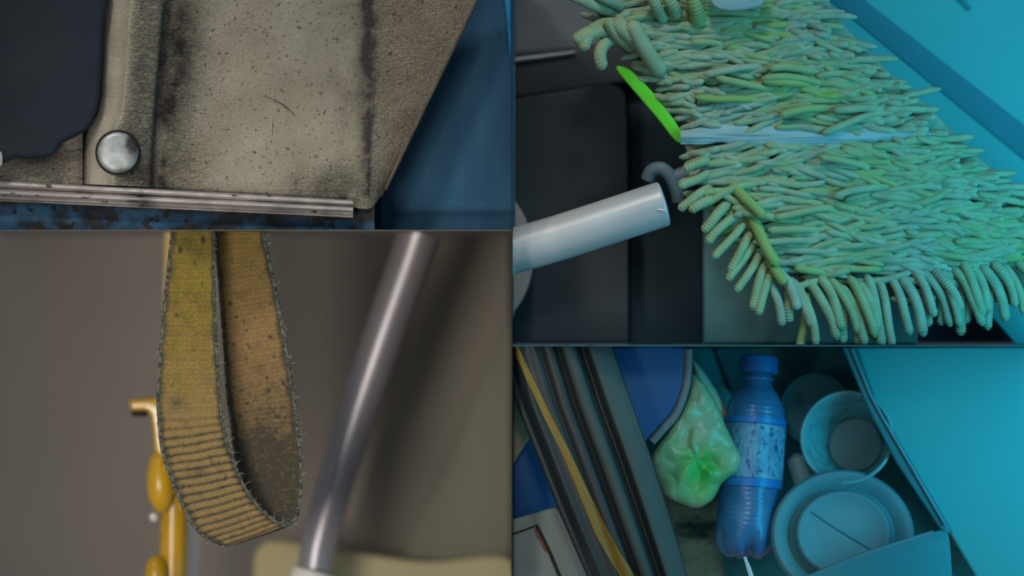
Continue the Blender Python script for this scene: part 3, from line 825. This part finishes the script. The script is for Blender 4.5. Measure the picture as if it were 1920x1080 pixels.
# seat pieces behind the post
def sp(pts, n=5, closed=True): return [(p.x, p.y) for p in smoothpts([Vector((a, b, 0)) for a, b in pts], n, closed)]
tag(prism([(961.5, 834), (1000, 820), (1080, 930), (1050, 966), (961.5, 976)], 160, 200, 4).build('blue_seat', m_seatb), 'deep blue seat corner left of the ribbed post', 'seat')
tag(prism([(961.5, 700), (985, 740), (1000, 810), (975, 850), (961.5, 872)], 130, 156, 6).build('tan_strip', m_tan), 'tan strip at the left above the blue seat corner', 'strip')
gb = thing('grey_box', 'light grey box lid with black slot and rust stain, left of the ribbed post', 'box', P(1030, 1090, 120))
prism([(961.5, 974), (1040, 950), (1120, 1000), (1150, 1092), (961.5, 1092)], 90, 130, 4).build('lid', m_lgrey, gb)
tube([P(1006, 984, 88), P(1030, 1034, 88), P(1054, 1092, 88)], [2.6, 3.2, 3.2], 8).build('slot', m_black, gb)
tube([P(961.5, 1001, 89), P(985, 993, 89), P(1006, 985, 89)], [1.6, 1.4, 1.4], 8).build('seam', m_groove, gb)
prism(sp([(1003, 990), (1010, 994), (1020, 1014), (1030, 1036), (1022, 1034), (1012, 1016), (1005, 1002)]), 88.5, 91, .6).build('rust_stain', m_rust, gb)
sb = thing('bus_seat', 'blue seat back with grey rounded rim right of the ribbed post', 'seat', P(1210, 840, 230))
prism(sp([(1120, 652), (1286, 652), (1284, 700), (1279, 730), (1262, 770), (1236, 800), (1212, 826), (1180, 850), (1140, 850)], 4, False), 100, 135, 5).build('shell', m_seatb, sb)
tube(smoothpts([P(x, y, 104) for x, y in [(1291, 655), (1289, 700), (1284, 732), (1268, 774), (1243, 804), (1222, 828)]], 8, False), 8.5, 14).build('rim', m_rim, sb)

# bin: bottom, right hand wall, front flap
binn = thing('litter_bin', 'open teal litter bin drawer holding a bottle, cups and a bag', 'bin', P(1560, 1090, 380))
prism([(1180, 651), (1592, 651), (1790, 1010), (1790, 1092), (1200, 1092)], 400, 430, 4).build('bin_floor', m_binin, binn)
prism([(1340, 651), (1372, 651), (1408, 760), (1384, 770)], 388, 400, 3).build('floor_rib', mat('bin_rib', (22, 98, 104), rough=.6), binn)
prism([(1578, 651), (1604, 651), (1640, 752), (1700, 850), (1786, 996), (1772, 1006), (1680, 868), (1628, 768)], 120, 400, 5, 3).build('bin_wall', m_binw, binn)
tube(smoothpts([P(x, y, 116) for x, y in [(1597, 655), (1618, 706), (1640, 756), (1700, 860), (1772, 984)]], 6, False), 3.2, 10).build('wall_lip_highlight', m_lid, binn)  # lighter line added as the highlight along the wall edge
fl = sp([(1500, 1092), (1530, 1074), (1600, 1046), (1680, 1020), (1750, 997), (1768, 996), (1778, 1004), (1782, 1030), (1786, 1092)], 5, False)
prism(fl, 40, 58, 5, 3).build('front_flap', m_binw, binn)
tube(smoothpts([P(x, y, 44) for x, y in [(1512, 1084), (1600, 1047), (1680, 1020), (1750, 998)]], 6, False), 4.5, 10).build('flap_lip_highlight', m_lid, binn)  # paler tube standing in for the highlight on the flap edge
tag(prism([(1604, 650.5), (1985, 650.5), (1985, 1092), (1836, 1092), (1790, 1016), (1640, 756)], 220, 260, 6).build('side_wall_panel', m_tealw), 'smooth teal panel right of the litter bin', 'panel')

# bottle
A = P(1424, 668, 215); B = P(1396, 1056, 175); ax = (B - A).normalized(); Lb = (B - A).length / S
bt = thing('plastic_bottle', 'crumpled blue plastic bottle with blue cap lying in the bin', 'bottle', B)
def bmod(h, r, th):
    if h > 330 and h < Lb + 1:
        q = min(1, (h - 330) / 50); lob = math.cos(5 * th + 0.6)
        r = r * (1 - 0.17 * q * max(0, -lob)) ; h = h - 16 * q * max(0, -lob) * (1 if r > 15 else 0)
    r += 0.7 * math.sin(h * 2 * math.pi / 9.5) * (1 if 60 < h < 330 and r > 35 else 0) + (1.6 * noise.noise(Vector((h * .03, math.cos(th) * 2, math.sin(th) * 2))) if h > 60 else 0)
    return h, r
pr = [(30, 22), (38, 25), (42, 30), (45, 30), (48, 25), (52, 27)]
for h in range(56, 336, 3):
    pr.append((h, interp([(56, 29), (70, 40), (85, 49), (100, 55), (120, 57.5), (236, 58), (260, 57), (300, 59), (336, 59)], h)))
pr += [(342, 59), (352, 58), (362, 55), (372, 50), (380, 42), (384, 34), (383, 24), (374, 12), (368, 0.5)]
lathe(A, ax, pr, 100, mod=bmod).build('body', m_bluepl, bt, smooth=60)
lathe(A, ax, [(-1, 0.5), (-1, 30), (1, 34), (5, 36), (31, 37), (33, 34), (33, 24)], 90, mod=lambda h, r, th: (h, r + (0.8 * math.sin(th * 45) if 4 < h < 32 else 0))).build('cap', m_cap, bt)
lbl = lathe(A, ax, [(132, 58.4), (133, 60.5), (236, 60.8), (237, 58.6)], 90, mod=lambda h, r, th: (h, r + .9 * noise.noise(Vector((h * .08, math.cos(th) * 4, math.sin(th) * 4))))).build('label_wrap', m_label, bt)
lathe(A, ax, [(236.5, 59), (237, 61.4), (252, 61.2), (252.5, 59)], 90).build('label_band', m_lband, lbl)
lathe(A, ax, [(119, 58), (120, 60.6), (131, 60.6), (132, 59)], 90).build('label_band', m_lband, lbl)

# bag, paper, card
bag = thing('plastic_bag', 'crumpled pale green plastic bag beside the blue bottle', 'bag', P(1300, 950, 160))
bmb = pillow([(700, 1292, 1300), (720, 1291, 1322), (748, 1284, 1340), (775, 1266, 1352), (800, 1250, 1362), (830, 1232, 1376), (852, 1224, 1388), (866, 1222, 1390), (884, 1228, 1384), (896, 1232, 1366), (908, 1238, 1352), (925, 1244, 1344), (938, 1262, 1336), (947, 1284, 1322), (952, 1296, 1312)],
       146, 34, 5, 0.012, 120, 100, 3, flatback=2, pw=.35)
gt = []
for v in bmb.v:
    k = (DIST + v.y / S) / DIST; x = v.x / S / k + 960; y = 540 - (v.z / S - 540) / k
    # folds of the film run out of the gathered middle
    an = math.atan2(y - 862, x - 1306); rr = math.hypot(x - 1306, y - 862)
    f = math.sin(an * 5 + 3.5 * noise.noise(Vector((x * .02, y * .02, 1)))) * min(1, rr / 30) * math.exp(-rr / 80)
    v.y += (3.2 * f + 5 * math.exp(-(rr / 30) ** 2) + 3.0 * math.sin((x * .8 + y * .5) * .11 + 3 * noise.noise(Vector((x * .015, y * .015, 4))))) * S * (1 if v.y < 140 * S else 0)
    gt.append(max(0, min(1, 1.1 * blotch(x, y, 1312, 880, 56, 46) + .25 * fbm(x, y, .02, 7))))
bmb.a['tint'] = gt
bmb.build('film', m_bag, bag, smooth=80)
tag(pillow([(676, 1296, 1302), (700, 1296, 1322), (730, 1292, 1342), (760, 1286, 1358), (800, 1280, 1378), (818, 1284, 1386)], 210, 30, 4, .02, 50, 30, 5).build('paper_wrapper', m_olbag),
    'pale olive wrapper standing behind the green bag', 'wrapper')
tag(pillow([(722, 1334, 1356), (740, 1330, 1374), (765, 1330, 1380), (790, 1340, 1378), (800, 1350, 1372)], 385, 28, 4, .04, 40, 30, 6).build('paper_ball', mat('dull_grey_paper', (110, 156, 150), rough=.8, bump=.4, bscale=80)),
    'small dull grey crumpled paper between wrapper and bottle shoulder', 'paper')
crd = thing('crumpled_card', 'dull olive folded card low in the bin below the green bag', 'card', P(1300, 1090, 380))
pillow([(900, 1236, 1368), (940, 1244, 1370), (985, 1252, 1362), (1000, 1262, 1350)], 385, 44, 9, .018, 60, 60, 11).build('fold', m_card, crd, smooth=80)
pillow([(975, 1262, 1362), (1020, 1268, 1352), (1075, 1278, 1360), (1092, 1290, 1372)], 372, 60, 10, .02, 60, 60, 12).build('fold', m_card, crd, smooth=80)

# cups, tube, lid
def cup(cx, cy, r0, r1, dx, dy, d0, dep, name, label, m, wall=4, crinkle=2.0, hole=True):
    c0 = P(cx, cy, d0); c1 = P(cx + dx, cy + dy, d0 + dep); a_ = c1 - c0; h = a_.length / S
    t = thing(name, label, 'cup', c1)
    pr = [(6, r0 - wall - 6), (2, r0 - wall), (-3, r0 - 3), (-3, r0 + 1), (3, r0 + 3), (8, r0), (h, r1), (h, r1 - 6), (h - 4, r1 - 8)]
    pr = [(h - 5, .3), (h - 5, r1 - 14)] + [(h - 8 - (h - 16) * k / 14, r1 - 8 + (r0 - wall - r1 + 4) * k / 14) for k in range(15)] + [(0, r0 - 4), (-3, r0 - 3), (-4, r0), (-2, r0 + 3), (4, r0 + 3), (8, r0)] + \
         [(8 + (h - 8) * k / 6, r0 + (r1 - r0) * k / 6) for k in range(1, 7)] + [(h + 1, r1 - 4), (h + 1, .3)]
    lathe(c0, a_, pr, 80, mod=lambda h_, r_, th: (h_, r_ + (crinkle * noise.noise(Vector((h_ * .05, math.cos(th) * 5, math.sin(th) * 5))) if 10 < h_ < h - 9 else 0))).build('wall', m, t)
    return t, c0, a_, h
t, c0, a_, h = cup(1588, 820, 87, 60, 18, 16, 170, 110, 'plastic_cup', 'pale crinkled plastic cup with its mouth open, right of the bottle', m_cup, 4, 5)
lathe(c0, a_, [(h - 12, .3), (h - 14, 50), (h - 10, 50), (h - 9, .3)], 48).build('inner_base', m_binw, t)
t, c0, a_, h = cup(1530, 768, 66, 52, -6, 4, 290, 80, 'paper_cup', 'dim dark teal cup half hidden behind the pale crinkled cup', mat('dim_teal_cup', (50, 136, 140), rough=.6), 4, 1)
lathe(c0, a_, [(0, .3), (0, 61), (4, 61), (4, .3)], 60).build('cup_lid', mat('dim_teal_lid', (44, 128, 132), rough=.6), t)
mb = tube(smoothpts([P(1492, 852, 250), P(1500, 880, 245), P(1512, 915, 240)], 8, False), lambda t: 20 * min(1, math.sin(math.pi * min(.94, max(.06, t))) * 2.2), 20)
tag(mb.build('plastic_tube', m_wtube), 'short dull white rounded tube between bottle and cups', 'tube')

lc = P(1580, 1002, 130); lax = Vector((0.05, -1, 0.20)).normalized()
ld = thing('plastic_bowl', 'large round grey-teal plastic bowl lying upturned low in the bin', 'bowl', P(1580, 1110, 150))
lathe(lc, lax, [(-26, .3), (-26, 126), (-12, 134), (-4, 136), (0, 134), (3, 130), (3, 122), (-2, 114), (-8, 104), (-12, 100), (-8, 95), (4, 91), (12, 89), (15, 85), (14, 79), (11, 74), (10, 40), (9, .3)], 110, sy=0.92).build('shell', m_lid, ld)
def on_lid(a, b, h): 
    up = (Vector((0, 0, 1)) - lax * lax.z).normalized(); rt = lax.cross(up)
    if rt.x < 0: rt = -rt
    return lc + (rt * a + up * b + lax * h) * S
tube([on_lid(-66, 46, 12.4), on_lid(-20, 14, 10.6), on_lid(60, -36, 11.6)], [1.6, 1.6, 1.6], 8).build('seam', m_binw, ld)
tag(tube([P(1396, 1044, 92), P(1404, 1066, 92), P(1413, 1095, 92)], [2.5, 4.5, 5], 10, flat=.5).build('stirring_stick', m_stick), 'white stirring stick tip at the foot of the blue bottle', 'stick')
